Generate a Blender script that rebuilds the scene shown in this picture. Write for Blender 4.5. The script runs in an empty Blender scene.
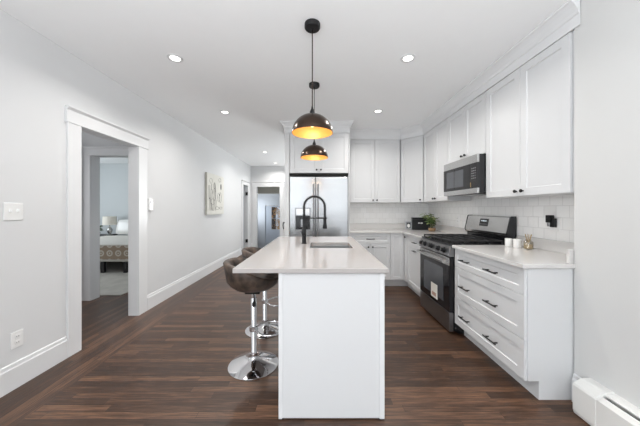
import bpy, bmesh, math, random
from math import sin, cos, pi, radians as R
from mathutils import Vector, Matrix

random.seed(7)
SC = bpy.context.scene
COL = SC.collection

# ------------------------------------------------------------------ camera
FPX, CX, CY, CAMZ = 254.4, 318.8, 208.8, 1.285
cam_d = bpy.data.cameras.new('camera')
cam_d.sensor_width = 36.0
cam_d.lens = FPX / 640 * 36.0
cam_d.shift_x = (320 - CX) / 640
cam_d.shift_y = (CY - 213) / 640
cam_d.clip_start = 0.05
cam = bpy.data.objects.new('camera', cam_d)
cam.location = (0, 0, CAMZ)
cam.rotation_euler = (R(90), 0, 0)
COL.objects.link(cam)
SC.camera = cam

# ------------------------------------------------------------------ view + world + daylight
SC.view_settings.view_transform = 'Standard'
SC.view_settings.look = 'None'
SC.view_settings.gamma = 1.0
SC.view_settings.use_curve_mapping = False
SC.view_settings.exposure = -0.10

W = bpy.data.worlds.new('world')
SC.world = W
W.use_nodes = True
W.node_tree.nodes['Background'].inputs[0].default_value = (0.86, 0.93, 1.0, 1)
W.node_tree.nodes['Background'].inputs[1].default_value = 0.9


def area(name, loc, direction, sx, sy, power, color=(1, 1, 1)):
    l = bpy.data.lights.new(name, 'AREA')
    l.shape = 'RECTANGLE'
    l.size, l.size_y = sx, sy
    l.energy = power
    l.color = color
    o = bpy.data.objects.new(name, l)
    o.location = loc
    o.rotation_euler = Vector(direction).to_track_quat('-Z', 'Y').to_euler()
    COL.objects.link(o)
    return o


DAY = (0.89, 0.945, 1.0)
SC.cycles.diffuse_bounces = 8
SC.cycles.max_bounces = 14
# daylight through rear windows behind the camera; left and right lights are added fill
area('daylight_rear_window', (-1.38, -3.66, 1.25), (0, 1, 0.05), 1.05, 2.1, 12, DAY)
area('daylight_rear_window', (1.02, -3.66, 1.25), (0, 1, 0.05), 0.85, 2.1, 10, DAY)
area('fill_left', (-2.24, -1.9, 1.45), (1, -0.05, 0), 1.3, 1.4, 72, DAY)
area('fill_right', (1.78, -1.9, 1.45), (-1, -0.05, 0), 1.3, 1.4, 28, (0.97, 0.97, 0.98))
# added unseen fill behind the camera, facing up to brighten the ceiling
area('ceiling_fill', (-0.25, -1.25, 1.15), (0, 0.0, 1), 2.4, 1.6, 165, (0.95, 0.975, 1.0))
# far hall window daylight; bedroom, side hall and mudroom lights are added fill
area('bedroom_fill', (-6.9, 5.2, 1.5), (1, 0, 0), 1.6, 1.4, 46, (0.88, 0.95, 1.0))
area('side_hall_fill', (-4.46, 2.6, 1.5), (1, 0, 0), 1.0, 1.2, 16, (0.95, 0.97, 1.0))
area('daylight_hall_window', (1.25, 8.16, 1.45), (-.35, -1, 1.2), 1.0, 1.5, 130, (0.94, 0.98, 1.0))
area('mudroom_fill', (-2.8, 10.2, 1.2), (1, 0, 0), 1.0, 1.0, 20, (0.85, 0.92, 1.0))


# ------------------------------------------------------------------ geometry helpers
class G:
    def __init__(s):
        s.v, s.f = [], []

    def add(s, vs, fs, M=None):
        b = len(s.v)
        s.v += [tuple(M @ Vector(p)) if M else tuple(p) for p in vs]
        s.f += [tuple(i + b for i in f) for f in fs]
        return s

    def box(s, x0, x1, y0, y1, z0, z1, M=None):
        vs = [(x0, y0, z0), (x1, y0, z0), (x1, y1, z0), (x0, y1, z0), (x0, y0, z1), (x1, y0, z1), (x1, y1, z1), (x0, y1, z1)]
        return s.add(vs, [(0, 3, 2, 1), (4, 5, 6, 7), (0, 1, 5, 4), (1, 2, 6, 5), (2, 3, 7, 6), (3, 0, 4, 7)], M)

    def prism(s, poly, a, b, axis='z', M=None):
        n = len(poly)
        def P(p, t):
            return {'z': (p[0], p[1], t), 'x': (t, p[0], p[1]), 'y': (p[0], t, p[1])}[axis]
        vs = [P(p, a) for p in poly] + [P(p, b) for p in poly]
        fs = [tuple(range(n - 1, -1, -1)), tuple(range(n, 2 * n))]
        fs += [(i, (i + 1) % n, n + (i + 1) % n, n + i) for i in range(n)]
        return s.add(vs, fs, M)

    def lathe(s, prof, c=(0, 0, 0), seg=32, M=None):
        """prof: (radius, z) list; radius 0 at an end closes it"""
        vs, rings = [], []
        for r, z in prof:
            if r < 1e-6:
                rings.append([len(vs)])
                vs.append((c[0], c[1], c[2] + z))
            else:
                rings.append(list(range(len(vs), len(vs) + seg)))
                vs += [(c[0] + r * cos(2 * pi * i / seg), c[1] + r * sin(2 * pi * i / seg), c[2] + z) for i in range(seg)]
        fs = []
        for a, b in zip(rings, rings[1:]):
            for i in range(seg):
                j = (i + 1) % seg
                if len(a) == 1 and len(b) == 1:
                    continue
                if len(a) == 1:
                    fs.append((a[0], b[j], b[i]))
                elif len(b) == 1:
                    fs.append((a[i], a[j], b[0]))
                else:
                    fs.append((a[i], a[j], b[j], b[i]))
        return s.add(vs, fs, M)

    def tube(s, pts, r, seg=10, closed=False, M=None):
        pts = [Vector(p) for p in pts]
        n = len(pts)
        rr = r if isinstance(r, (list, tuple)) else [r] * n
        vs, fs = [], []
        up = None
        for k, p in enumerate(pts):
            a = pts[(k - 1) % n] if (closed or k > 0) else p
            b = pts[(k + 1) % n] if (closed or k < n - 1) else p
            t = (b - a).normalized()
            if up is None:
                up = Vector((0, 0, 1)) if abs(t.z) < 0.9 else Vector((1, 0, 0))
            u = (up - t * up.dot(t)).normalized()
            up = u
            w = t.cross(u)
            vs += [tuple(p + (u * cos(2 * pi * i / seg) + w * sin(2 * pi * i / seg)) * rr[k]) for i in range(seg)]
        m = n if closed else n - 1
        for k in range(m):
            a, b = k * seg, ((k + 1) % n) * seg
            for i in range(seg):
                j = (i + 1) % seg
                fs.append((a + i, a + j, b + j, b + i))
        if not closed:
            fs.append(tuple(range(seg - 1, -1, -1)))
            fs.append(tuple((n - 1) * seg + i for i in range(seg)))
        return s.add(vs, fs, M)

    def sweep(s, path, prof):
        """profile (outward offset, z) along a 2D path, mitred; outward = left-hand normal of the path"""
        P = [Vector(p) for p in path]
        n = len(P)
        k = len(prof)
        vs = []
        for i in range(n):
            ns = []
            if i > 0:
                d = (P[i] - P[i - 1]).normalized()
                ns.append(Vector((-d.y, d.x)))
            if i < n - 1:
                d = (P[i + 1] - P[i]).normalized()
                ns.append(Vector((-d.y, d.x)))
            if len(ns) == 2:
                m = (ns[0] + ns[1]).normalized()
                m = m / max(0.2, m.dot(ns[0]))
            else:
                m = ns[0]
            for o, z in prof:
                q = P[i] + m * o
                vs.append((q.x, q.y, z))
        fs = []
        for i in range(n - 1):
            for j in range(k):
                jj = (j + 1) % k
                fs.append((i * k + j, i * k + jj, (i + 1) * k + jj, (i + 1) * k + j))
        fs.append(tuple(range(k - 1, -1, -1)))
        fs.append(tuple((n - 1) * k + j for j in range(k)))
        return s.add(vs, fs)

    def obj(s, name, mat, parent=None, smooth=False, bevel=0.0, angle=40, kind=None, label=None, loc=None):
        me = bpy.data.meshes.new(name)
        me.from_pydata(s.v, [], s.f)
        bm = bmesh.new()
        bm.from_mesh(me)
        bmesh.ops.recalc_face_normals(bm, faces=bm.faces)
        bm.to_mesh(me)
        bm.free()
        if smooth:
            me.polygons.foreach_set('use_smooth', [True] * len(me.polygons))
            me.set_sharp_from_angle(angle=R(angle))
        me.materials.append(mat)
        o = bpy.data.objects.new(name, me)
        COL.objects.link(o)
        if parent:
            o.parent = parent
        if loc:
            o.location = loc
        if bevel:
            b = o.modifiers.new('bevel', 'BEVEL')
            b.width = bevel
            b.segments = 2
            b.limit_method = 'ANGLE'
            b.angle_limit = R(50)
        if kind:
            o['kind'] = kind
        if label:
            o['label'] = label
        return o


def grid_wall(name, axis, us, zs, holes, t0, t1, mat):
    """wall of cells; axis 'x': spans x, thickness in y; axis 'y': spans y, thickness in x. One welded mesh."""
    idx, vs, fs = {}, [], []
    def V(i, j, k):
        key = (i, j, k)
        if key not in idx:
            idx[key] = len(vs)
            u, z, t = us[i], zs[j], (t0, t1)[k]
            vs.append((u, t, z) if axis == 'x' else (t, u, z))
        return idx[key]
    nu, nz = len(us) - 1, len(zs) - 1
    solid = lambda i, j: 0 <= i < nu and 0 <= j < nz and (i, j) not in holes
    for i in range(nu):
        for j in range(nz):
            if not solid(i, j):
                continue
            for k in (0, 1):
                fs.append((V(i, j, k), V(i + 1, j, k), V(i + 1, j + 1, k), V(i, j + 1, k)))
            for (di, dj, a, b) in ((-1, 0, (i, j), (i, j + 1)), (1, 0, (i + 1, j), (i + 1, j + 1)), (0, -1, (i, j), (i + 1, j)), (0, 1, (i, j + 1), (i + 1, j + 1))):
                if not solid(i + di, j + dj):
                    fs.append((V(*a, 0), V(*b, 0), V(*b, 1), V(*a, 1)))
    g = G()
    g.add(vs, fs)
    return g.obj(name, mat, kind='structure')


def empty(name, loc=(0, 0, 0), rz=0.0):
    o = bpy.data.objects.new(name, None)
    o.empty_display_size = 0.1
    o.location = loc
    o.rotation_euler = (0, 0, rz)
    COL.objects.link(o)
    return o


def tag(o, label, cat, group=None):
    o['label'] = label
    o['category'] = cat
    if group:
        o['group'] = group
    return o


def dup(o, parent=None):
    c = o.copy()
    COL.objects.link(c)
    c.parent = parent
    for ch in list(o.children):
        dup(ch, c)
    return c


# ------------------------------------------------------------------ materials
def mat(name, col=(0.8, 0.8, 0.8), rough=0.5, metal=0.0, noise=0.0, nscale=8.0, stretch=(1, 1, 1), bump=0.0, coat=0.0, spec=0.5):
    m = bpy.data.materials.new(name)
    m.use_nodes = True
    nt = m.node_tree
    b = nt.nodes['Principled BSDF']
    b.inputs['Roughness'].default_value = rough
    b.inputs['Metallic'].default_value = metal
    b.inputs['Specular IOR Level'].default_value = spec
    if coat:
        b.inputs['Coat Weight'].default_value = coat
        b.inputs['Coat Roughness'].default_value = 0.05
    tc = nt.nodes.new('ShaderNodeTexCoord')
    mp = nt.nodes.new('ShaderNodeMapping')
    mp.inputs['Scale'].default_value = stretch
    nz = nt.nodes.new('ShaderNodeTexNoise')
    nz.inputs['Scale'].default_value = nscale
    nz.inputs['Detail'].default_value = 5
    nt.links.new(tc.outputs['Object'], mp.inputs[0])
    nt.links.new(mp.outputs[0], nz.inputs['Vector'])
    mr = nt.nodes.new('ShaderNodeMapRange')
    mr.inputs['To Min'].default_value = 1 - noise
    mr.inputs['To Max'].default_value = 1 + noise
    nt.links.new(nz.outputs['Fac'], mr.inputs[0])
    vm = nt.nodes.new('ShaderNodeVectorMath')
    vm.operation = 'SCALE'
    vm.inputs[0].default_value = col
    nt.links.new(mr.outputs[0], vm.inputs['Scale'])
    nt.links.new(vm.outputs[0], b.inputs['Base Color'])
    if bump:
        bp = nt.nodes.new('ShaderNodeBump')
        bp.inputs['Strength'].default_value = bump
        bp.inputs['Distance'].default_value = 0.004
        nt.links.new(nz.outputs['Fac'], bp.inputs['Height'])
        nt.links.new(bp.outputs[0], b.inputs['Normal'])
    return m


def emis(name, col, strength):
    m = bpy.data.materials.new(name)
    m.use_nodes = True
    b = m.node_tree.nodes['Principled BSDF']
    b.inputs['Base Color'].default_value = (*col, 1)
    b.inputs['Emission Color'].default_value = (*col, 1)
    b.inputs['Emission Strength'].default_value = strength
    return m


def M_(nt, op, a, b=None, c=None):
    n = nt.nodes.new('ShaderNodeMath')
    n.operation = op
    for i, x in enumerate((a, b, c)):
        if x is None:
            continue
        if isinstance(x, (int, float)):
            n.inputs[i].default_value = x
        else:
            nt.links.new(x, n.inputs[i])
    return n.outputs[0]


def plank_mat(name, rot):
    """dark stained oak strip floor; boards run along x (rot False) or y (rot True)"""
    m = bpy.data.materials.new(name)
    m.use_nodes = True
    nt = m.node_tree
    L = nt.links.new
    b = nt.nodes['Principled BSDF']
    tc = nt.nodes.new('ShaderNodeTexCoord')
    sp = nt.nodes.new('ShaderNodeSeparateXYZ')
    L(tc.outputs['Object'], sp.inputs[0])
    x, y = sp.outputs[0], sp.outputs[1]
    if rot:
        x, y = y, x
    rowf = M_(nt, 'DIVIDE', y, 0.0575)
    row = M_(nt, 'FLOOR', rowf)
    wn = nt.nodes.new('ShaderNodeTexWhiteNoise')
    wn.noise_dimensions = '1D'
    L(row, wn.inputs['W'])
    off = M_(nt, 'MULTIPLY', wn.outputs['Value'], 7.3)
    colf = M_(nt, 'ADD', M_(nt, 'DIVIDE', x, 0.95), off)
    cl = M_(nt, 'FLOOR', colf)
    cmb = nt.nodes.new('ShaderNodeCombineXYZ')
    L(row, cmb.inputs[0]); L(cl, cmb.inputs[1])
    wn2 = nt.nodes.new('ShaderNodeTexWhiteNoise')
    wn2.noise_dimensions = '2D'
    L(cmb.outputs[0], wn2.inputs['Vector'])
    rnd = wn2.outputs['Value']
    # grain
    cg = nt.nodes.new('ShaderNodeCombineXYZ')
    L(M_(nt, 'ADD', M_(nt, 'MULTIPLY', x, 5.0), M_(nt, 'MULTIPLY', rnd, 40.0)), cg.inputs[0])
    L(M_(nt, 'MULTIPLY', y, 95.0), cg.inputs[1])
    L(M_(nt, 'MULTIPLY', rnd, 13.0), cg.inputs[2])
    ng = nt.nodes.new('ShaderNodeTexNoise')
    ng.inputs['Scale'].default_value = 1.0
    ng.inputs['Detail'].default_value = 6
    ng.inputs['Roughness'].default_value = 0.65
    ng.inputs['Distortion'].default_value = 0.6
    L(cg.outputs[0], ng.inputs['Vector'])
    tone = M_(nt, 'ADD', M_(nt, 'MULTIPLY', M_(nt, 'POWER', rnd, 1.6), 0.42), M_(nt, 'MULTIPLY', M_(nt, 'SUBTRACT', ng.outputs['Fac'], 0.30), 1.75))
    cr = nt.nodes.new('ShaderNodeValToRGB')
    e = cr.color_ramp.elements
    e[0].position = 0.05; e[0].color = (0.020, 0.010, 0.006, 1)
    e[1].position = 1.0; e[1].color = (0.185, 0.094, 0.052, 1)
    el = cr.color_ramp.elements.new(0.5); el.color = (0.064, 0.032, 0.0185, 1)
    L(tone, cr.inputs[0])
    # seams
    fr = M_(nt, 'FRACT', rowf)
    seam = M_(nt, 'LESS_THAN', M_(nt, 'MINIMUM', fr, M_(nt, 'SUBTRACT', 1.0, fr)), 0.035)
    fc = M_(nt, 'FRACT', colf)
    seam2 = M_(nt, 'LESS_THAN', fc, 0.0025)
    sm = M_(nt, 'MAXIMUM', seam, seam2)
    mx = nt.nodes.new('ShaderNodeMix')
    mx.data_type = 'RGBA'
    L(M_(nt, 'MULTIPLY', sm, 0.7), mx.inputs[0])
    L(cr.outputs[0], mx.inputs[6])
    mx.inputs[7].default_value = (0.008, 0.005, 0.004, 1)
    L(mx.outputs[2], b.inputs['Base Color'])
    L(M_(nt, 'ADD', M_(nt, 'MULTIPLY', ng.outputs['Fac'], 0.22), 0.26), b.inputs['Roughness'])
    bp = nt.nodes.new('ShaderNodeBump')
    bp.inputs['Strength'].default_value = 0.25
    bp.inputs['Distance'].default_value = 0.001
    L(M_(nt, 'SUBTRACT', ng.outputs['Fac'], sm), bp.inputs['Height'])
    L(bp.outputs[0], b.inputs['Normal'])
    return m


def tile_mat(name, use_y):
    """glazed hand made square tile in running bond on a vertical wall"""
    m = bpy.data.materials.new(name)
    m.use_nodes = True
    nt = m.node_tree
    L = nt.links.new
    b = nt.nodes['Principled BSDF']
    tc = nt.nodes.new('ShaderNodeTexCoord')
    sp = nt.nodes.new('ShaderNodeSeparateXYZ')
    L(tc.outputs['Object'], sp.inputs[0])
    u = sp.outputs[1] if use_y else sp.outputs[0]
    cb = nt.nodes.new('ShaderNodeCombineXYZ')
    L(u, cb.inputs[0])
    L(M_(nt, 'SUBTRACT', sp.outputs[2], 1.01), cb.inputs[1])
    br = nt.nodes.new('ShaderNodeTexBrick')
    br.offset = 0.5
    br.inputs['Scale'].default_value = 1.0
    br.inputs['Brick Width'].default_value = 0.118
    br.inputs['Row Height'].default_value = 0.1005
    br.inputs['Mortar Size'].default_value = 0.0028
    br.inputs['Mortar Smooth'].default_value = 0.3
    br.inputs['Color1'].default_value = (0.86, 0.855, 0.84, 1)
    br.inputs['Color2'].default_value = (0.91, 0.905, 0.895, 1)
    br.inputs['Mortar'].default_value = (0.76, 0.755, 0.745, 1)
    L(cb.outputs[0], br.inputs['Vector'])
    L(br.outputs['Color'], b.inputs['Base Color'])
    b.inputs['Roughness'].default_value = 0.16
    nz = nt.nodes.new('ShaderNodeTexNoise')
    nz.inputs['Scale'].default_value = 22
    L(cb.outputs[0], nz.inputs['Vector'])
    h = M_(nt, 'SUBTRACT', M_(nt, 'MULTIPLY', nz.outputs['Fac'], 0.8), M_(nt, 'MULTIPLY', br.outputs['Fac'], 0.8))
    bp = nt.nodes.new('ShaderNodeBump')
    bp.inputs['Strength'].default_value = 0.55
    bp.inputs['Distance'].default_value = 0.004
    L(h, bp.inputs['Height'])
    L(bp.outputs[0], b.inputs['Normal'])
    return m


def glass_mat(name, tint=(0.95, 0.97, 1.0), gl=0.12):
    m = bpy.data.materials.new(name)
    m.use_nodes = True
    nt = m.node_tree
    nt.nodes.remove(nt.nodes['Principled BSDF'])
    out = nt.nodes['Material Output']
    tr = nt.nodes.new('ShaderNodeBsdfTransparent')
    tr.inputs[0].default_value = (*tint, 1)
    gg = nt.nodes.new('ShaderNodeBsdfGlossy')
    gg.inputs['Roughness'].default_value = 0.03
    mx = nt.nodes.new('ShaderNodeMixShader')
    mx.inputs[0].default_value = gl
    nt.links.new(tr.outputs[0], mx.inputs[1])
    nt.links.new(gg.outputs[0], mx.inputs[2])
    nt.links.new(mx.outputs[0], out.inputs[0])
    return m


m_wall = mat('wall_paint', (0.655, 0.66, 0.665), 0.7, noise=0.01, spec=0.3)
m_wallw = mat('warm_wall_paint', (0.62, 0.62, 0.61), 0.7, noise=0.01, spec=0.3)
m_ceil = mat('ceiling_paint', (0.905, 0.915, 0.92), 0.8, noise=0.01, spec=0.2)
m_trim = mat('trim_paint', (0.70, 0.705, 0.71), 0.35, noise=0.005)
m_cab = mat('cabinet_paint', (0.64, 0.645, 0.65), 0.32, noise=0.005)
m_cab_in = mat('cabinet_carcass', (0.74, 0.74, 0.74), 0.4, noise=0.005)
m_bed_wall = mat('bedroom_paint', (0.60, 0.63, 0.64), 0.8, noise=0.01)
m_floor = plank_mat('oak_strip_floor', False)
m_floor2 = plank_mat('oak_strip_floor_lengthwise', True)
m_tile_r = tile_mat('glazed_tile_right', True)
m_tile_b = tile_mat('glazed_tile_back', False)
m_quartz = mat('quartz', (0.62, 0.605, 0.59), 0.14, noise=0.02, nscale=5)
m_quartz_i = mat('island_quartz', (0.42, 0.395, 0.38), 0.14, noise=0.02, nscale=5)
m_black = mat('matte_black_metal', (0.010, 0.010, 0.011), 0.45, noise=0.1, spec=0.3)
m_blackg = mat('black_enamel', (0.012, 0.012, 0.014), 0.12, noise=0.05)
m_glassb = mat('black_oven_glass', (0.010, 0.010, 0.012), 0.05, noise=0.02, spec=0.35)
m_window = mat('oven_window_glass', (0.075, 0.08, 0.09), 0.06, noise=0.1, spec=0.4)
m_iron = mat('cast_iron', (0.02, 0.02, 0.021), 0.55, noise=0.2, nscale=40, bump=0.1)
m_steel = mat('brushed_steel', (0.56, 0.56, 0.555), 0.27, 1.0, noise=0.06, nscale=30, stretch=(0.4, 0.4, 14))
m_steel_h = mat('fridge_steel', (0.42, 0.425, 0.43), 0.24, 1.0, noise=0.08, nscale=3, stretch=(0.3, 0.3, 5), bump=0.12)
m_steel_d = mat('dark_steel', (0.30, 0.30, 0.305), 0.3, 1.0, noise=0.05, nscale=30)
m_sink = mat('sink_steel', (0.36, 0.36, 0.355), 0.33, 1.0, noise=0.04, nscale=30)
m_chrome = mat('chrome', (0.80, 0.80, 0.82), 0.06, 1.0, noise=0.01)
m_bronze = mat('dark_bronze', (0.055, 0.036, 0.026), 0.24, 0.75, noise=0.2, nscale=12)
m_gold = mat('gold_lining', (0.88, 0.50, 0.16), 0.45, 0.45, noise=0.08, nscale=20)
m_leather = mat('distressed_brown_leather', (0.062, 0.042, 0.031), 0.5, noise=2.2, nscale=15, bump=0.6)
m_dark = mat('dark_gap', (0.01, 0.01, 0.01), 0.9)
m_plate = mat('switch_plate_plastic', (0.80, 0.80, 0.79), 0.3, noise=0.005)
m_canvas = mat('canvas', (0.66, 0.65, 0.60), 0.8, noise=0.12, nscale=6, bump=0.3)
m_canvas_e = mat('canvas_edge', (0.42, 0.41, 0.37), 0.8, noise=0.1, nscale=9)
m_ink = mat('grey_ink', (0.22, 0.215, 0.20), 0.8, noise=0.3, nscale=30)
m_inkd = mat('dark_ink', (0.06, 0.06, 0.06), 0.8, noise=0.3, nscale=30)
m_leaf = mat('leaf', (0.075, 0.125, 0.035), 0.5, noise=0.5, nscale=25)
m_leafl = mat('pale_leaf', (0.30, 0.36, 0.16), 0.5, noise=0.4, nscale=25)
m_stem = mat('stem', (0.10, 0.11, 0.04), 0.6, noise=0.2)
m_basket = mat('woven_pot', (0.27, 0.17, 0.09), 0.7, noise=0.4, nscale=60, stretch=(1, 1, 3), bump=0.6)
m_ceramic = mat('white_ceramic', (0.82, 0.81, 0.79), 0.2, noise=0.01)
m_amber = mat('amber_sticks', (0.40, 0.27, 0.12), 0.5, noise=0.3, nscale=30)
m_jar = glass_mat('clear_glass', (0.93, 0.92, 0.88), 0.12)
m_pane = glass_mat('window_glass', (0.97, 0.98, 1.0), 0.08)
m_liquid = mat('amber_oil', (0.50, 0.38, 0.22), 0.3, noise=0.05)
m_paper = mat('paper_sticker', (0.78, 0.76, 0.70), 0.6, noise=0.03)
m_red = mat('sticker_print', (0.45, 0.28, 0.22), 0.6)
m_led = emis('display_glow', (0.75, 0.85, 0.9), 0.6)
m_heater = mat('heater_enamel', (0.74, 0.735, 0.71), 0.35, noise=0.01)
m_fin = mat('heater_fins', (0.08, 0.08, 0.08), 0.5, 0.6, noise=0.2)
m_down = emis('downlight_diffuser', (1.0, 0.97, 0.92), 4.0)
m_bulb = emis('warm_bulb', (1.0, 0.80, 0.45), 3.0)
m_rug = mat('pale_rug_pile', (0.56, 0.53, 0.48), 0.95, noise=0.25, nscale=5, bump=0.5)
m_bedleg = mat('dark_wood', (0.022, 0.02, 0.02), 0.4, noise=0.2)
m_sheet = mat('white_bedding', (0.72, 0.69, 0.64), 0.85, noise=0.06, nscale=4, bump=0.3)
m_shade = mat('linen_lamp_shade', (0.80, 0.76, 0.68), 0.85, noise=0.05)
m_greydoor = mat('blue_grey_door_paint', (0.50, 0.54, 0.60), 0.45, noise=0.02)
m_mud = mat('mudroom_paint', (0.60, 0.62, 0.65), 0.7, noise=0.01)
m_cream = mat('cream_paint', (0.74, 0.71, 0.62), 0.7, noise=0.01)
m_grass = mat('ground_outside', (0.30, 0.25, 0.15), 0.9, noise=0.4, nscale=4)
m_autumn = mat('autumn_leaf', (0.62, 0.36, 0.13), 0.6, noise=0.5, nscale=3)
m_bark = mat('bark', (0.10, 0.08, 0.06), 0.8, noise=0.3, nscale=10)
m_grout = mat('caulk_line', (0.05, 0.05, 0.06), 0.7)

# patterned bed cover: rows of rings on tan
def medallion_mat():
    m = bpy.data.materials.new('medallion_bedspread')
    m.use_nodes = True
    nt = m.node_tree
    L = nt.links.new
    b = nt.nodes['Principled BSDF']
    b.inputs['Roughness'].default_value = 0.9
    tc = nt.nodes.new('ShaderNodeTexCoord')
    sp = nt.nodes.new('ShaderNodeSeparateXYZ')
    L(tc.outputs['Object'], sp.inputs[0])
    def cell(v, per, off):
        return M_(nt, 'SUBTRACT', M_(nt, 'FRACT', M_(nt, 'ADD', M_(nt, 'DIVIDE', v, per), off)), 0.5)
    cx = M_(nt, 'MULTIPLY', cell(sp.outputs[0], 0.17, 0.0), 0.17)
    cz = M_(nt, 'MULTIPLY', cell(sp.outputs[2], 0.17, 0.10), 0.17)
    d = M_(nt, 'SQRT', M_(nt, 'ADD', M_(nt, 'MULTIPLY', cx, cx), M_(nt, 'MULTIPLY', cz, cz)))
    ring = M_(nt, 'LESS_THAN', M_(nt, 'ABSOLUTE', M_(nt, 'SUBTRACT', d, 0.048)), 0.014)
    dot = M_(nt, 'LESS_THAN', d, 0.016)
    k = M_(nt, 'MAXIMUM', ring, dot)
    mx = nt.nodes.new('ShaderNodeMix')
    mx.data_type = 'RGBA'
    L(M_(nt, 'MULTIPLY', k, 0.85), mx.inputs[0])
    mx.inputs[6].default_value = (0.36, 0.27, 0.20, 1)
    mx.inputs[7].default_value = (0.66, 0.61, 0.53, 1)
    L(mx.outputs[2], b.inputs['Base Color'])
    return m
m_spread = medallion_mat()

# ------------------------------------------------------------------ key measures (metres)
ZC = 2.656            # ceiling
XL, XLI = -2.18, -2.287   # left wall faces
XR = 2.045             # alcove wall
XN = 1.707            # near right wall
YN = 1.70             # where the near right wall stops
YB = 4.72             # kitchen back wall
YE = 8.12             # hall end wall
YREAR = -3.6
ZT = 0.917            # worktop height
D0, D1, D2, DB = 1.71, 2.593, 3.358, 4.14
XB, XU, DU = 1.384, 1.701, 4.42
ZU0, ZU1 = 1.393, 2.486
ZLOW = 0.125

# ------------------------------------------------------------------ structure
XS = -1.80   # where the boards change direction
g = G(); g.box(XS, 2.2, YREAR - .2, 8.3, -0.12, 0.0); g.obj('floor', m_floor, kind='structure')
g = G(); g.box(-3.2, XS, YREAR - .2, 3.72, -0.12, 0.0); g.obj('floor_left', m_floor2, kind='structure')
g = G(); g.box(-3.2, XS, 3.72, 8.3, -0.12, 0.0); g.obj('floor_hall', m_floor2, kind='structure')
g = G(); g.box(-7.2, -3.2, 0.6, 8.3, -0.12, 0.0); g.obj('floor_bedroom', m_floor2, kind='structure')
g = G(); g.box(XLI, 2.2, YREAR - .2, 8.3, ZC, ZC + .12); g.obj('ceiling', m_ceil, kind='structure')
g = G(); g.box(-7.2, XLI, 0.6, 8.3, ZC - .1, ZC + .02); g.obj('ceiling_bedroom', m_ceil, kind='structure')

# left wall, with the cased opening, the far hall door and a rear opening for the added light
grid_wall('wall_left', 'y', [YREAR - .2, -2.55, -1.25, 2.318, 3.076, 7.3, 7.8, YE + .12], [0, 0.7, 1.985, 2.035, 2.2, ZC],
          {(1, 1), (1, 2), (1, 3), (3, 0), (3, 1), (3, 2), (5, 0), (5, 1), (5, 2)}, XLI, XL, m_wall)
# end wall of the hall with doorway and a window further right
grid_wall('wall_end', 'x', [XL, -1.979, -1.245, 0.75, 1.75, 2.2], [0, 0.7, 1.99, 2.2, ZC],
          {(1, 0), (1, 1), (3, 1), (3, 2)}, YE, YE + .12, m_wall)
grid_wall('wall_back', 'x', [-0.54, 2.2], [0, ZC], set(), YB, YB + .12, m_wall)
grid_wall('wall_right', 'y', [YN - .12, YE], [0, ZC], set(), XR, XR + .12, m_wallw)
grid_wall('wall_right_near', 'y', [YREAR - .2, -2.55, -1.25, YN], [0, 0.7, 2.2, ZC], {(1, 1)}, XN, XN + .13, m_wallw)
g = G(); g.box(XN + .13, XR, YN - .12, YN, 0, ZC); g.obj('wall_right_return', m_wallw, kind='structure')
grid_wall('wall_rear', 'x', [XLI, -1.925, -0.83, 0.57, 1.455, XN], [0, 0.1, 2.35, ZC],
          {(1, 1), (3, 1)}, YREAR - .12, YREAR, m_wall)

# side hall beyond the opening, and bedroom
grid_wall('wall_side_hall_far', 'x', [-7.1, -3.195, -2.47, XLI], [0, 2.03, ZC - .1], {(1, 0)}, 3.57, 3.70, m_wall)
grid_wall('wall_side_hall_left', 'y', [0.7, 3.57], [0, ZC - .1], set(), -4.6, -4.5, m_wall)
grid_wall('wall_side_hall_near', 'x', [-4.5, XLI], [0, ZC - .1], set(), 0.7, 0.8, m_wall)
grid_wall('wall_bedroom_back', 'x', [-7.1, XLI], [0, ZC - .1], set(), 7.15, 7.25, m_bed_wall)
grid_wall('wall_bedroom_left', 'y', [3.70, 4.4, 6.0, 7.15], [0, 0.8, 2.2, ZC - .1], {(1, 1)}, -7.1, -7.0, m_bed_wall)
# mudroom behind the end doorway, floor a few steps down
ZM = -0.62
g = G(); g.box(-3.0, -0.4, YE + .12, 11.3, ZM - .1, ZM); g.obj('floor_mudroom', m_floor2, kind='structure')
g = G(); g.box(-3.0, -0.4, YE + .25, 11.3, 2.20, 2.3); g.obj('ceiling_mudroom', m_cream, kind='structure')
g = G(); g.box(-3.0, -0.4, 9.6, 9.75, 1.86, 2.20); g.obj('trim_mudroom_header', m_cream, kind='structure')
grid_wall('wall_mudroom_far', 'x', [-3.0, -2.30, -1.43, -0.4], [ZM, 1.42, 2.2], {(1, 0)}, 10.9, 11.02, m_mud)
grid_wall('wall_mudroom_right', 'y', [YE + .12, 11.02], [ZM, 2.2], set(), -0.5, -0.4, m_mud)
grid_wall('wall_mudroom_left', 'y', [YE + .12, 9.7, 10.7, 11.02], [ZM, 0.7, 1.7, 2.2], {(1, 1)}, -2.95, -2.85, m_mud)
g = G(); g.box(-2.85, -0.5, YE + .12, YE + .16, ZM, -0.0); g.obj('wall_mudroom_step', m_mud, kind='structure')

# tiled splashback
g = G(); g.box(XR - .009, XR, YN + .002, YB, 0.90, ZU0 + .08); g.obj('wall_tile_right', m_tile_r, kind='structure')
g = G(); g.box(0.50, XR - .01, YB - .009, YB, 0.90, ZU0 + .03); g.obj('wall_tile_back', m_tile_b, kind='structure')

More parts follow.
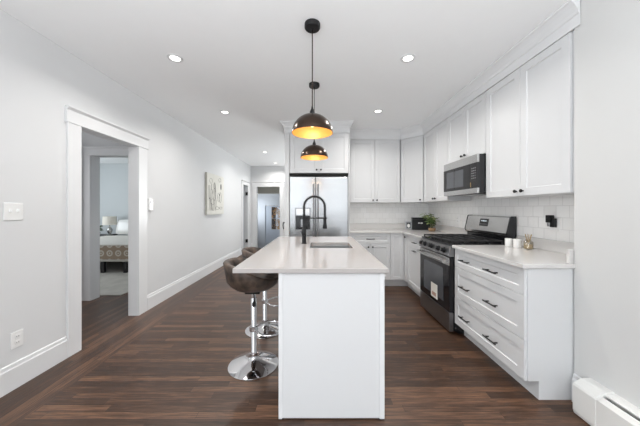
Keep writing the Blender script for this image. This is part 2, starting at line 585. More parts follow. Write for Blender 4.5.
# baseboards (profile: offset from wall, height)
BP = [(0, 0), (0.016, 0), (0.016, 0.152), (0.011, 0.160), (0.009, 0.182), (0, 0.188)]
def baseboard(name, path, prof=BP):
    g = G(); g.sweep(path, prof)
    return g.obj(name, m_trim, kind='structure')
baseboard('baseboard_left', [(XL, 2.192), (XL, YREAR)])
baseboard('baseboard_left_hall', [(XL, 7.15), (XL, 3.215)])
baseboard('baseboard_right', [(XN, 1.602), (XN, YN - .002)], [(0, 0), (0.02, 0), (0.02, 0.15), (0.012, 0.16), (0.010, 0.182), (0, 0.188)])
baseboard('baseboard_end', [(-2.10, YE), (-2.178, YE)])

# casing of the opening in the left wall
def casing_y(name, x, y0, y1, ztop, w, wf, head, out=0.019, cap=True):
    g = G(); g.box(x, x + out, y0 - w, y0, 0, ztop); g.obj(name, m_trim, kind='structure', bevel=.002)
    g = G(); g.box(x, x + out, y1, y1 + wf, 0, ztop); g.obj(name, m_trim, kind='structure', bevel=.002)
    g = G(); g.prism([(x, ztop), (x + out + .006, ztop), (x + out + .006, ztop + .012), (x + out, ztop + .014), (x + out, ztop + head - .03), (x + out + .02, ztop + head - .012), (x + out + .02, ztop + head), (x, ztop + head)],
                     y0 - w - .012, y1 + wf + .02, axis='y')
    g.obj(name, m_trim, kind='structure')
casing_y('trim_1', XL, 2.318, 3.058, 2.035, 0.124, 0.15, 0.14)
g = G(); g.box(XLI - .004, XL + .002, 3.058, 3.076, 0, 2.035); g.box(XLI - .004, XL + .002, 2.318, 2.336, 0, 2.035); g.box(XLI - .004, XL + .002, 2.336, 3.058, 2.034, 2.052)
g.obj('trim_2', m_trim, kind='structure')
casing_y('trim_3', XL, 7.3, 7.8, 1.985, 0.12, 0.12, 0.12)
g = G(); g.box(XLI - .004, XL + .002, 7.785, 7.80, 0, 1.985); g.obj('trim_4', m_trim, kind='structure')
# casing of hall end doorway (facing -y)
def casing_x(name, y, x0, x1, ztop, w, head, m=m_trim):
    g = G(); g.box(x0 - w, x0, y - .019, y, 0, ztop); g.obj(name, m, kind='structure', bevel=.002)
    g = G(); g.box(x1, x1 + w, y - .019, y, 0, ztop); g.obj(name, m, kind='structure', bevel=.002)
    g = G(); g.prism([(y, ztop), (y - .022, ztop), (y - .022, ztop + head - .03), (y - .04, ztop + head - .012), (y - .04, ztop + head), (y, ztop + head)], x0 - w - .015, x1 + w + .015, axis='x')
    g.obj(name, m, kind='structure')
casing_x('trim_5', YE, -1.979, -1.245, 1.99, 0.13, 0.16)
casing_x('trim_6', 3.57, -3.195, -2.50, 2.03, 0.135, 0.125)
g = G(); g.box(-3.21, -3.19, 3.565, 3.706, 0, 2.03); g.obj('trim_7', m_trim, kind='structure')
g = G(); g.box(-3.47, -3.33, 3.50, 3.57, 0, 2.2); g.obj('trim_8', m_trim, kind='structure', bevel=.003)

# windows out of view behind the camera: frames and mullions in their openings
def window_frame(n, axis, u0, u1, z0, z1, t0, t1):
    root = empty('window_%d' % n)
    root['kind'] = 'structure'
    g = G()
    um, zm, w = (u0 + u1) / 2, (z0 + z1) / 2, .04
    for a0, a1, b0, b1 in ((u0, u0 + w, z0, z1), (u1 - w, u1, z0, z1), (u0, u1, z0, z0 + w), (u0, u1, z1 - w, z1), (u0, u1, zm - .02, zm + .02)):
        if axis == 'x': g.box(a0, a1, t0, t1, b0, b1)
        else: g.box(t0, t1, a0, a1, b0, b1)
    o = g.obj('window_frame', m_trim, root)
    return root
window_frame(1, 'x', -1.925, -0.83, .1, 2.35, YREAR - .05, YREAR - .01)
window_frame(2, 'x', 0.57, 1.455, .1, 2.35, YREAR - .05, YREAR - .01)

# ------------------------------------------------------------------ cabinetry
def shaker(w, h, rail=0.062, t=0.02, rec=0.008):
    """front facing -y, from (0,0,0) to (w,t,h), recessed centre panel; one connected mesh"""
    g = G()
    r, q = rail, rail + 0.004
    vs = [(0, 0, 0), (w, 0, 0), (w, 0, h), (0, 0, h), (r, 0, r), (w - r, 0, r), (w - r, 0, h - r), (r, 0, h - r),
          (q, rec, q), (w - q, rec, q), (w - q, rec, h - q), (q, rec, h - q), (0, t, 0), (w, t, 0), (w, t, h), (0, t, h)]
    fs = []
    for i in range(4):
        j = (i + 1) % 4
        fs += [(i, j, 4 + j, 4 + i), (4 + i, 4 + j, 8 + j, 8 + i), (i, 12 + i, 12 + j, j)]
    fs += [(8, 9, 10, 11), (12, 15, 14, 13)]
    return g.add(vs, fs)


def knob(parent, x, z):
    g = G()
    Mx = Matrix.Translation((x, 0, z)) @ Matrix.Rotation(R(90), 4, 'X')
    g.lathe([(0, 0), (0.006, 0), (0.005, 0.012), (0.013, 0.016), (0.0145, 0.022), (0.012, 0.027), (0, 0.028)], seg=16, M=Mx)
    return g.obj('knob', m_black, parent, smooth=True, label='round black knob')


def pull(parent, x, z, ln=0.15):
    g = G()
    g.tube([(x - ln / 2, -0.032, z), (x + ln / 2, -0.032, z)], 0.0058, 8)
    for s in (-1, 1):
        g.tube([(x + s * ln * .34, 0.001, z), (x + s * ln * .34, -0.032, z)], 0.0052, 8)
    return g.obj('handle', m_black, parent, smooth=True, label='slim black bar pull')


def front(parent, kind, x0, x1, z0, z1, pulls=(), knobs=(), rail=0.062, rot=None):
    gap = 0.0018
    g = shaker(x1 - x0 - 2 * gap, z1 - z0 - 2 * gap, rail)
    o = g.obj(kind, m_cab, parent, bevel=.0012)
    o.location = (x0 + gap, 0, z0 + gap)
    for (px, pz, ln) in pulls:
        pull(o, px - x0 - gap, pz - z0 - gap, ln)
    for (px, pz) in knobs:
        knob(o, px - x0 - gap, pz - z0 - gap)
    return o


# near drawer base : faces -x, local x runs from the range towards the camera
RZ = R(-90)
w1 = D1 - D0
c = tag(empty('drawer_cabinet', (XB, D1, 0), RZ), 'white three-drawer base cabinet with six black bar pulls, nearest on the right', 'cabinet')
TOP = ZT - 0.031
g = G(); g.prism([(0.021, ZLOW), (0.021, TOP), (0.632, TOP), (0.632, 0), (0.095, 0), (0.095, ZLOW)], 0.001, w1, axis='x')
g.obj('body', m_cab, c, bevel=.001)
zs = [ZLOW, 0.400, 0.702, TOP - .002]
for a, b in zip(zs, zs[1:]):
    zc = (a + b) / 2 - (0.0 if b > .8 else .018)
    if b > .8: zc = 0.788
    front(c, 'drawer', 0.002, w1 - .002, a, b, pulls=[(0.20, zc, .15), (w1 - .315, zc, .15)], rail=0.050 if b > .8 else .062)

# drawer/door base beyond the range
w2 = 3.965 - D2 - .006
c = tag(empty('base_cabinet', (XB, 3.965, 0), RZ), 'narrow white base cabinet with one drawer over one door, left of the gas range', 'cabinet')
g = G(); g.prism([(0.021, ZLOW), (0.021, TOP), (0.632, TOP), (0.632, 0), (0.095, 0), (0.095, ZLOW)], 0.001, w2, axis='x')
g.obj('body', m_cab, c)
front(c, 'drawer', 0.002, w2 - .002, 0.72, TOP - .002, pulls=[(w2 / 2 + .02, 0.795, .11)], rail=.045)
front(c, 'door', 0.002, w2 - .002, ZLOW, 0.72, pulls=[(w2 / 2 + .02, 0.675, .11)])

# corner base (two panels folding round the inside corner)
c = tag(empty('corner_base_cabinet', (1.164, DB, 0), 0), 'white corner base cabinet with two narrow panels meeting at the inside corner', 'cabinet')
g = G(); g.prism([(0.001, 0.021), (0.241, 0.021), (0.241, -.173), (0.85, -.173), (0.85, 0.51), (0.001, 0.51)], ZLOW, TOP, axis='z')
g.obj('body', m_cab, c)
g = G(); g.prism([(0.001, 0.095), (0.314, 0.095), (0.314, -.173), (0.845, -.173), (0.845, 0.51), (0.001, 0.51)], 0, ZLOW, axis='z')
g.obj('toe_kick', m_cab, c)
front(c, 'door', 0.002, 0.218, ZLOW, TOP - .002, rail=.05)
d = front(c, 'door', 0, 0.152, ZLOW, TOP - .002, rail=.05, knobs=[(0.075, 0.835)])
d.rotation_euler = (0, 0, RZ); d.location = (0.220, -0.021, ZLOW + .002)

# back base cabinet
X0 = 0.487
w4 = 1.164 - X0
c = tag(empty('base_cabinet', (X0, DB, 0), 0), 'white base cabinet with wide drawer over two doors, beside the refrigerator', 'cabinet')
g = G(); g.prism([(0.021, ZLOW), (0.021, TOP), (0.51, TOP), (0.51, 0), (0.095, 0), (0.095, ZLOW)], 0.0, w4 - .001, axis='x')
g.obj('body', m_cab, c)
front(c, 'drawer', 0.03, w4 - .002, 0.72, TOP - .002, pulls=[(0.350, 0.795, .14)], rail=.045)
hm = 0.353
front(c, 'door', 0.03, hm, ZLOW, 0.72, knobs=[(hm - .035, 0.665)])
front(c, 'door', hm, w4 - .002, ZLOW, 0.72, knobs=[(hm + .035, 0.665)])

# worktops
g = G(); g.prism([(XB - .028, D0 - .02), (XR - .01, D0 - .02 + .003), (XR - .01, D1 - .001), (XB - .028, D1 - .001)], ZT - .03, ZT)
near_top = tag(empty('countertop', (0, 0, 0)), 'white quartz countertop over the three-drawer cabinet, near side of the range', 'countertop')
g.obj('slab', m_quartz, near_top, bevel=.003)
g = G(); g.box(XR - .030, XR - .010, D0 + .002, D1 - .001, ZT + .0005, 1.015); g.obj('upstand', m_quartz, near_top, bevel=.002, label='low upstand strip along the tiled wall')
g = G(); g.box(XN - .028, XR - .031, D0 - .005, D0 + .016, ZT + .0005, 1.012); g.obj('upstand', m_quartz, near_top, bevel=.002, label='short upstand on the wall return')
far_top = tag(empty('countertop', (0, 0, 0)), 'L-shaped white quartz countertop in the far corner holding plant and black box', 'countertop')
g = G(); g.prism([(XB - .028, D2 + .002), (XR - .01, D2 + .002), (XR - .01, YB - .01), (X0 + .005, YB - .01), (X0 + .005, DB - .025), (XB - .028, DB - .025)], ZT - .03, ZT)
g.obj('slab', m_quartz, far_top, bevel=.003)
g = G(); g.prism([(XR - .03, D2 + .002), (XR - .01, D2 + .002), (XR - .01, YB - .01), (X0 + .005, YB - .01), (X0 + .005, YB - .03), (XR - .03, YB - .03)], ZT + .0005, 1.015)
g.obj('upstand', m_quartz, far_top, bevel=.002, label='low upstand strip along the tiled walls')

# uppers
def upper(label, loc, rz, w, z0, z1, depth, splits, knobz, margin=(0, 0), name='wall_cabinet', knobside=None, knob_off=.034):
    c = tag(empty(name, loc, rz), label, 'cabinet')
    g = G(); g.box(0.001, w - .001, 0.021, depth, z0, z1); g.obj('body', m_cab, c, bevel=.001)
    xs = [margin[0]] + splits + [w - margin[1]]
    for i, (a, b) in enumerate(zip(xs, xs[1:])):
        if len(xs) == 3:
            kx = b - knob_off if i == 0 else a + knob_off
        else:
            kx = b - knob_off
        front(c, 'door', a + .0005, b - .0005, z0 + .001, z1 - .004, knobs=[(kx, knobz)])
    return c
wn_ = D1 - D0
upper('tall two-door white wall cabinet nearest on the right, beside the microwave', (XU, D1, 0), RZ, wn_, ZU0, ZU1, .308, [wn_ / 2], 1.435, margin=(.003, .012))
upper('short two-door white wall cabinet directly above the microwave', (XU, D2, 0), RZ, D2 - D1, 1.856, ZU1, .308, [(D2 - D1) / 2], 1.905)
upper('tall two-door white wall cabinet between the corner cabinet and the microwave', (XU, 4.14, 0), RZ, 4.14 - D2, ZU0, ZU1, .308, [.41], 1.435, margin=(.012, .003))
upper('tall two-door white wall cabinet on the back wall right of the refrigerator', (0.487, DU, 0), 0, 1.42 - .487, ZU0, ZU1, .285, [.487], 1.435, margin=(.06, .005))
# diagonal corner wall cabinet
c = tag(empty('corner_wall_cabinet', (1.42, DU, 0), R(-45)), 'single-door white wall cabinet set diagonally across the corner', 'cabinet')
inv = Matrix.Rotation(R(45), 4, 'Z') @ Matrix.Translation((-1.42, -DU, 0))
g = G(); g.prism([(1.422 + .012, DU + .016), (1.701 + .016, 4.142 + .014), (XR - .011, 4.142 + .014), (XR - .011, YB - .011), (1.434, YB - .011)], ZU0, ZU1, axis='z', M=inv)
g.obj('body', m_cab, c)
front(c, 'door', .004, .392, ZU0 + .001, ZU1 - .004, knobs=[(.352, 1.435)])
# cabinet above refrigerator
upper('two-door white cabinet above the refrigerator', (-.468, 4.02, 0), 0, .936, 1.850, ZU1, .68, [.468], 1.90, margin=(.02, .002))
for x0, x1, lb in ((-.54, -.4695, 'wide white side panel on the left of the refrigerator'), (.4695, .4865, 'thin white side panel on the right of the refrigerator')):
    g = G(); g.box(x0, x1, 4.022, YB - .001, 0, ZU1)
    tag(g.obj('side_panel', m_cab, bevel=.001), lb, 'panel')
# frieze and crown
CP = [(0, ZU1), (.004, ZU1), (.004, 2.560), (.012, 2.566), (.016, 2.585), (.034, 2.612), (.055, 2.636), (.062, 2.640), (.062, ZC - .0005), (0, ZC - .0005)]
g = G(); g.sweep([(XU, 1.655), (XU, 4.14), (1.42, DU), (.4875, DU)], CP); g.obj('trim_crown_wall_cabinets', m_trim, kind='structure')
g = G(); g.sweep([(.4865, DU - .002), (.4865, 4.02), (-.54, 4.02), (-.54, YB)], CP); g.obj('trim_crown_refrigerator', m_trim, kind='structure')
g = G(); g.prism([(XU, YN + .012), (XR - .01, YN + .012), (XR - .01, YB - .01), (.49, YB - .01), (.49, DU), (1.42, DU), (XU, 4.14)], ZU1 + .001, ZC - .001); g.obj('trim_soffit_wall_cabinets', m_trim, kind='structure')
g = G(); g.prism([(-.54, 4.02), (.4865, 4.02), (.4865, YB - .01), (-.54, YB - .01)], ZU1 + .001, ZC - .001); g.obj('trim_soffit_refrigerator', m_trim, kind='structure')

# ------------------------------------------------------------------ refrigerator
fr = tag(empty('refrigerator', (0, 4.026, 0)), 'stainless steel side-by-side refrigerator with dark water dispenser, behind the island', 'refrigerator')
g = G(); g.box(-.462, .462, .062, .68, 0.02, 1.80); g.obj('body', m_steel_d, fr, bevel=.004)
def fdoor(x0, x1):
    g = G(); g.box(x0, x1, 0, .055, .06, 1.795)
    return g.obj('door', m_steel_h, fr, bevel=.008, smooth=True)
dl = fdoor(-.464, -.052)
dr = fdoor(-.046, .464)
for dd, x in ((dl, -.083), (dr, -.012)):
    g = G()
    g.tube([(x, -.045, .55), (x, -.05, .60), (x, -.05, 1.62), (x, -.045, 1.67)], .011, 12)
    g.tube([(x, .002, .60), (x, -.05, .60)], .009, 8); g.tube([(x, .002, 1.62), (x, -.05, 1.62)], .009, 8)
    g.obj('handle', m_steel_d, dd, smooth=True, label='tall vertical bar handle')
g = G(); g.box(-.377, -.127, -.004, .004, .95, 1.30); dsp = g.obj('dispenser', m_steel_d, fr, bevel=.003, label='water and ice dispenser with pale control strip')
g = G(); g.box(-.365, -.139, -.008, -.003, .962, 1.175); g.obj('dispenser_recess', m_blackg, dsp)
g = G(); g.box(-.355, -.149, -.009, -.003, 1.19, 1.285); g.obj('control_strip', m_steel, dsp)
g = G(); g.box(-.285, -.215, -.020, -.008, 1.00, 1.12); g.obj('paddle', m_steel_d, dsp, bevel=.003)
g = G(); g.box(-.464, .464, .004, .08, 1.812, 1.845); g.obj('shade_gap_strip', m_dark, fr, label='dark strip standing in for the shaded gap across the top')  # near-black strip stands in for the shaded gap under the cabinet

# ------------------------------------------------------------------ microwave (local: front -y, x from far to near)
mw = tag(empty('microwave', (1.622, 3.30, 0), RZ), 'stainless and black over-the-range microwave under the short wall cabinet', 'microwave')
WM = 3.30 - 2.600
g = G(); g.box(0, WM, .02, .385, 1.447, 1.850); g.obj('body', m_blackg, mw, bevel=.003)
dw = WM - .13
g = G(); g.box(0, WM, 0, .02, 1.765, 1.850); g.obj('top_trim', m_steel, mw, bevel=.002, label='brushed steel band along the top')
g = G(); g.box(0, WM, 0, .02, 1.447, 1.502); g.obj('bottom_trim', m_steel, mw, bevel=.002, label='brushed steel band along the bottom')
g = G(); g.box(0, dw, -.002, .02, 1.503, 1.764); md = g.obj('door', m_glassb, mw, bevel=.002, label='black glass door')
g = G(); g.box(.08, dw - .12, -.0035, 0, 1.535, 1.730); g.obj('window', m_window, md, label='grey see-through window')
g = G(); g.box(.25, .262, -.0045, -.002, 1.515, 1.750); g.obj('mullion', m_blackg, md)
g = G(); g.box(dw + .002, WM, -.001, .02, 1.503, 1.764); cp = g.obj('control_panel', m_blackg, mw, label='black keypad panel')
for r_ in range(5):
    for q in range(3):
        g = G(); g.box(dw + .030 + q * .028, dw + .048 + q * .028, -.003, -.0005, 1.60 + r_ * .026, 1.612 + r_ * .026)
        g.obj('button', m_steel_d, cp)
g = G(); g.box(dw + .012, dw + .018, -.004, -.0005, 1.515, 1.565); g.obj('sticker', m_amber, cp, label='small yellow tag')
g = G(); g.box(.12, WM - .12, .06, .32, 1.441, 1.446); g.obj('vent_plate', m_steel_d, mw)

# ------------------------------------------------------------------ gas range
rg = tag(empty('gas_range', (1.335, 3.352, 0), RZ), 'stainless steel gas range with black oven door and cast iron grates', 'range')
WR = 3.352 - 2.599
g = G(); g.prism([(.045, .04), (.045, .88), (.665, .88), (.665, .01), (.10, .01)], 0, WR, axis='x'); g.obj('body', m_blackg, rg, bevel=.002)
g = G(); g.box(0.004, WR - .004, .0, .045, .025, .215); g.obj('storage_drawer', m_steel_d, rg, bevel=.004, label='brushed steel bottom drawer')
g = G(); g.box(0.002, WR - .002, .0, .045, .222, .785); od = g.obj('oven_door', m_glassb, rg, bevel=.004, label='black glass oven door')
g = G(); g.box(0.002, WR - .002, -.004, .001, .70, .785); g.obj('top_band', m_steel, od, bevel=.002)
g = G(); g.box(0.13, WR - .13, -.003, .001, .30, .655); wnd = g.obj('window', m_window, od, label='dark grey oven window')
g = G(); g.box(.335, .495, -.0045, -.002, .262, .425); st = g.obj('sticker', m_paper, od, label='white energy label stuck on the glass')
g = G(); g.box(.365, .465, -.0055, -.004, .285, .325); g.obj('sticker_print', m_red, st)
g = G()
pts = [(.035 + (WR - .07) * t, -.048 - .022 * sin(pi * t), .742) for t in [i / 14 for i in range(15)]]
g.tube(pts, .0125, 12)
for x in (.05, WR - .05):
    g.box(x - .013, x + .013, -.055, .0, .728, .756)
g.obj('handle', m_steel, od, smooth=True, label='bowed steel handle')
# sloping knob panel
g = G(); g.prism([(.0, .792), (-.012, .80), (.012, .895), (.03, .905), (.09, .905), (.09, .792)], 0, WR, axis='x'); kp = g.obj('control_panel', m_steel_d, rg, bevel=.002)
for x in (.075, .165, WR / 2 - .035, WR - .225, WR - .11):
    Mx = Matrix.Translation((x, -.001, .848)) @ Matrix.Rotation(R(90 - 14), 4, 'X')
    g = G(); g.lathe([(0, -.002), (.030, -.002), (.030, .008), (.0235, .010), (.0215, .034), (.018, .037), (0, .037)], seg=24, M=Mx)
    kb = g.obj('knob', m_black, kp, smooth=True)
    g = G(); g.box(-.003, .003, -.020, .020, .036, .0385, M=Mx); g.obj('pointer', m_steel, kb)
g = G(); g.box(-.002, WR + .002, .02, .60, .905, .922); ct = g.obj('cooktop', m_blackg, rg, bevel=.004)
for (x, y, r_) in ((.16, .16, .045), (.16, .43, .036), (WR / 2, .30, .05), (WR - .16, .16, .045), (WR - .16, .43, .036)):
    g = G(); g.lathe([(0, .0), (r_, 0), (r_, .012), (r_ * .8, .014), (r_ * .8, .022), (0, .022)], c=(x, y, .921), seg=24)
    g.obj('burner', m_iron, ct, smooth=True)
for k in range(3):
    a, b = .02 + k * (WR - .04) / 3 + .004, .02 + (k + 1) * (WR - .04) / 3 - .004
    g = G(); z0, z1, t = .945, .957, .007
    for y in (.045, .30, .565):
        g.box(a, b, y - t, y + t, z0, z1)
    for x in (a + t, (a + b) / 2, b - t):
        g.box(x - t, x + t, .045, .565, z0, z1)
    for y in (.17, .43):
        g.box(a, b, y - t * .7, y + t * .7, z0, z1)
    for x in (a + t, b - t):
        for y in (.045, .565):
            g.box(x - t, x + t, y - t, y + t, .921, z0)
    g.obj('grate', m_iron, rg)
# backguard: black base, steel upper fascia, black end caps
g = G(); g.prism([(0.620, .922), (0.620, .985), (0.597, .990), (0.597, .992), (0.625, 1.0), (0.680, 1.0), (0.680, .905), (0.625, .905)], 0, WR, axis='x'); bg = g.obj('backguard', m_blackg, rg, bevel=.002)
g = G(); g.prism([(0.600, 1.002), (0.588, 1.03), (0.625, 1.195), (0.637, 1.203), (0.680, 1.203), (0.680, 1.002)], .012, WR - .012, axis='x'); g.obj('backguard_fascia', m_steel, rg, bevel=.003, label='brushed steel upper fascia')
for a in (0, WR - .011):
    g = G(); g.prism([(0.597, 1.0), (0.584, 1.03), (0.622, 1.198), (0.636, 1.207), (0.685, 1.207), (0.685, 1.0)], a, a + .011, axis='x'); g.obj('end_cap', m_blackg, rg)
def on_fascia(x, z):   # point on the sloping fascia
    t = (z - 1.03) / .165
    return (x, .588 + .037 * t, z)
th = math.atan2(.037, .165)
Mx = Matrix.Translation(on_fascia(WR / 2 - .02, 1.125)) @ Matrix.Rotation(-th, 4, 'X')
g = G(); g.box(-.075, .075, -.003, .004, -.043, .045, M=Mx); dp = g.obj('display', m_blackg, rg, label='small black clock display')
g = G()
for i, wd in enumerate((.012, .018, .012, .016)):
    g.box(-.045 + i * .024, -.045 + i * .024 + wd, -.0045, -.002, .012, .024, M=Mx)
g.obj('display_digits', m_led, dp)
g = G()
for i in range(5):
    g.box(-.055 + i * .024, -.043 + i * .024, -.0045, -.002, -.022, -.016, M=Mx)
g.obj('display_marks', m_steel_d, dp)

# ------------------------------------------------------------------ island
IX0, IX1, IY0, IY1 = -.520, .420, 1.530, 3.30
BX0, BX1 = -.245, .400
SX0, SX1, SY0, SY1 = -.083, .318, 2.34, 2.737
def slab_hole(x0, x1, y0, y1, hx0, hx1, hy0, hy1, z0, z1):
    xs, ys = [x0, hx0, hx1, x1], [y0, hy0, hy1, y1]
    idx, vs, fs = {}, [], []
    def V(i, j, k):
        if (i, j, k) not in idx:
            idx[(i, j, k)] = len(vs); vs.append((xs[i], ys[j], (z0, z1)[k]))
        return idx[(i, j, k)]
    sol = lambda i, j: 0 <= i < 3 and 0 <= j < 3 and (i, j) != (1, 1)
    for i in range(3):
        for j in range(3):
            if not sol(i, j): continue
            for k in (0, 1): fs.append((V(i, j, k), V(i + 1, j, k), V(i + 1, j + 1, k), V(i, j + 1, k)))
            for di, dj, a, b in ((-1, 0, (i, j), (i, j + 1)), (1, 0, (i + 1, j), (i + 1, j + 1)), (0, -1, (i, j), (i + 1, j)), (0, 1, (i, j + 1), (i + 1, j + 1))):
                if not sol(i + di, j + dj): fs.append((V(*a, 0), V(*b, 0), V(*b, 1), V(*a, 1)))
    return G().add(vs, fs)
isl = tag(empty('kitchen_island', (0, 0, 0)), 'white kitchen island base with plain end panel below the overhanging countertop', 'island')
yb = IY0 + .016
TI = .925
g = slab_hole(BX0 + .012, BX1 - .012, yb + .012, IY1 - .03, SX0 - .02, SX1 + .02, SY0 - .02, SY1 + .02, .012, TI - .029); g.obj('body', m_cab, isl)
g = G(); g.box(BX0 + .022, BX1 - .030, yb + .004, yb + .012, .010, TI - .029); g.obj('end_panel', m_cab, isl)
for a, b in ((BX0, BX0 + .022), (BX1 - .030, BX1)):
    g = G(); g.box(a, b, yb, yb + .03, .006, TI - .029); g.obj('corner_trim', m_trim, isl, bevel=.002)
for a in (BX0 + .002, BX1 - .035):
    g = G(); g.box(a, a + .03, yb + .003, yb + .03, 0, .006); g.obj('foot', m_dark, isl, label='dark shim under the corner')
g = G(); g.box(BX0 + .03, BX1 - .03, yb + .014, IY1 - .06, 0, .011); g.obj('plinth', m_dark, isl)
# doors on the range side of the island
for k in range(3):
    wv = (IY1 - .06 - yb - .03) / 3
    o = shaker(wv - .004, TI - .18).obj('door', m_cab, isl, bevel=.001)
    o.rotation_euler = (0, 0, R(90)); o.location = (BX1 + .004, yb + .035 + k * wv, .13)
    knob(o, (wv - .04), TI - .24)
# countertop with sink cutout
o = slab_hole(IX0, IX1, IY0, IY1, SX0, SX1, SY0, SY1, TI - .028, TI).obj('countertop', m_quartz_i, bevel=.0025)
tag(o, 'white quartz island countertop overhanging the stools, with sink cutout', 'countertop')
# sink : open basin
g = G()
zb, zt, t = .72, TI - .029, .010
a = [(SX0 - .012, SY0 - .012), (SX1 + .012, SY0 - .012), (SX1 + .012, SY1 + .012), (SX0 - .012, SY1 + .012)]
b = [(SX0 + .001, SY0 + .001), (SX1 - .001, SY0 + .001), (SX1 - .001, SY1 - .001), (SX0 + .001, SY1 - .001)]
c_ = [(SX0 + .010, SY0 + .010), (SX1 - .010, SY0 + .010), (SX1 - .010, SY1 - .010), (SX0 + .010, SY1 - .010)]
vs = [(*p, zt) for p in a] + [(*p, zt) for p in b] + [(*p, zb + .012) for p in c_] + [(*p, zb) for p in a]
fs = []
for i in range(4):
    j = (i + 1) % 4
    fs += [(i, j, 4 + j, 4 + i), (4 + i, 4 + j, 8 + j, 8 + i), (i, 12 + i, 12 + j, j)]
fs += [(8, 9, 10, 11), (12, 15, 14, 13)]
g.add(vs, fs)
sk = g.obj('sink', m_sink, bevel=.006)
tag(sk, 'stainless undermount sink set in the island countertop', 'sink')
g = G(); g.lathe([(0, 0), (.045, 0), (.045, .004), (.03, .002), (0, .002)], c=((SX0 + SX1) / 2, (SY0 + SY1) / 2, zb + .012), seg=24); g.obj('drain', m_steel, sk, smooth=True)

# faucet
fx, fy = -.153, 2.637
fc = tag(empty('kitchen_faucet', (fx, fy, TI)), 'matte black spring-neck kitchen faucet beside the island sink', 'faucet')
g = G(); g.lathe([(0, 0), (.027, 0), (.027, .006), (.023, .010), (.021, .012), (.021, .15), (.017, .16), (.0155, .163), (.0155, .30), (0, .30)], seg=24); g.obj('column', m_black, fc, smooth=True)
rad = .108
arc = [(0, 0, .28), (0, 0, .35)] + [(rad - rad * cos(t), 0, .380 + rad * sin(t)) for t in [pi * i / 20 for i in range(21)]] + [(2 * rad, 0, .33), (2 * rad, 0, .265)]
g = G(); g.tube(arc, .0085, 12); g.obj('hose', m_black, fc, smooth=True)
# spring wound round the hose
P = [Vector(p) for p in arc]
L_ = [0]
for p, q in zip(P, P[1:]): L_.append(L_[-1] + (q - p).length)
turns, nn = 34, 34 * 9
hel = []
for i in range(nn + 1):
    s = L_[-1] * i / nn
    k = max(j for j in range(len(P) - 1) if L_[j] <= s + 1e-9)
    f_ = (s - L_[k]) / (L_[k + 1] - L_[k])
    p = P[k].lerp(P[k + 1], f_)
    t = (P[min(k + 2, len(P) - 1)] - P[k]).normalized()
    u = Vector((0, 1, 0)); w = t.cross(u)
    an = 2 * pi * turns * i / nn
    hel.append(p + (u * cos(an) + w * sin(an)) * .0145)
g = G(); g.tube(hel, .0030, 6); g.obj('spring', m_black, fc, smooth=True)
g = G(); g.lathe([(0, .155), (.022, .155), (.024, .165), (.019, .20), (.0165, .21), (.0165, .262), (.013, .272), (0, .272)], c=(2 * rad, 0, 0), seg=20); g.obj('spray_head', m_black, fc, smooth=True)
g = G(); g.tube([(0, 0, .264), (2 * rad - .02, 0, .264)], .0065, 8); g.tube([(2 * rad + .024 * cos(t), .024 * sin(t), .264) for t in [2 * pi * i / 16 for i in range(16)]], .005, 6, closed=True); g.lathe([(.0, -.012), (.021, -.012), (.021, .012), (0, .012)], c=(0, 0, .264), seg=20)
g.obj('holder_arm', m_black, fc, smooth=True)
g = G(); g.tube([(0, -.018, .075), (0, -.038, .075)], .012, 12); g.tube([(0, -.036, .075), (-.015, -.040, .10), (-.028, -.042, .135)], [.007, .006, .005], 8)
g.obj('lever_handle', m_black, fc, smooth=True)

# ------------------------------------------------------------------ bar stools (facing +x towards the island)
def bucket():
    """low wraparound bucket seat; back on -x side. Closed thick shell, seg around, rings from underside centre over the rim to the cushion"""
    seg = 48
    def rim(a):
        bk = max(0.0, (1 - cos(a)) / 2)           # 0 front (+x) .. 1 back
        s = bk * bk * (3 - 2 * bk)
        s = s ** 0.8
        return s
    rings = []
    def ring(fn):
        return [fn(2 * pi * i / seg) for i in range(seg)]
    R0 = .185
    vs, R_ = [], []
    def addring(rf, zf, cxf=0.0):
        R_.append(len(vs))
        for i in range(seg):
            a = 2 * pi * i / seg
            r = rf(a)
            vs.append((cxf + r * cos(a) * 1.08, r * sin(a), zf(a)))
    vs.append((0, 0, 0.0)); bottom = 0
    addring(lambda a: .085, lambda a: .002)
    addring(lambda a: .135, lambda a: .016)
    addring(lambda a: .172, lambda a: .045)
    addring(lambda a: .190 + .008 * rim(a), lambda a: .082)
    zr = lambda a: .105 + .138 * rim(a)
    addring(lambda a: .193 + .018 * rim(a), lambda a: (zr(a) + .082) / 2)
    addring(lambda a: .194 + .028 * rim(a), lambda a: zr(a) - .012)
    addring(lambda a: .188 + .026 * rim(a), lambda a: zr(a))
    addring(lambda a: .172 + .020 * rim(a), lambda a: zr(a) + .002)
    addring(lambda a: .158 + .018 * rim(a), lambda a: zr(a) - .010)
    addring(lambda a: .152 + .012 * rim(a), lambda a: (zr(a) - .01 + .100) / 2)
    addring(lambda a: .140, lambda a: .098)
    addring(lambda a: .09, lambda a: .106)
    vs.append((0, 0, .108)); top = len(vs) - 1
    fs = []
    for i in range(seg):
        j = (i + 1) % seg
        fs.append((bottom, R_[0] + j, R_[0] + i))
        for k in range(len(R_) - 1):
            fs.append((R_[k] + i, R_[k] + j, R_[k + 1] + j, R_[k + 1] + i))
        fs.append((R_[-1] + i, R_[-1] + j, top))
    return G().add(vs, fs)

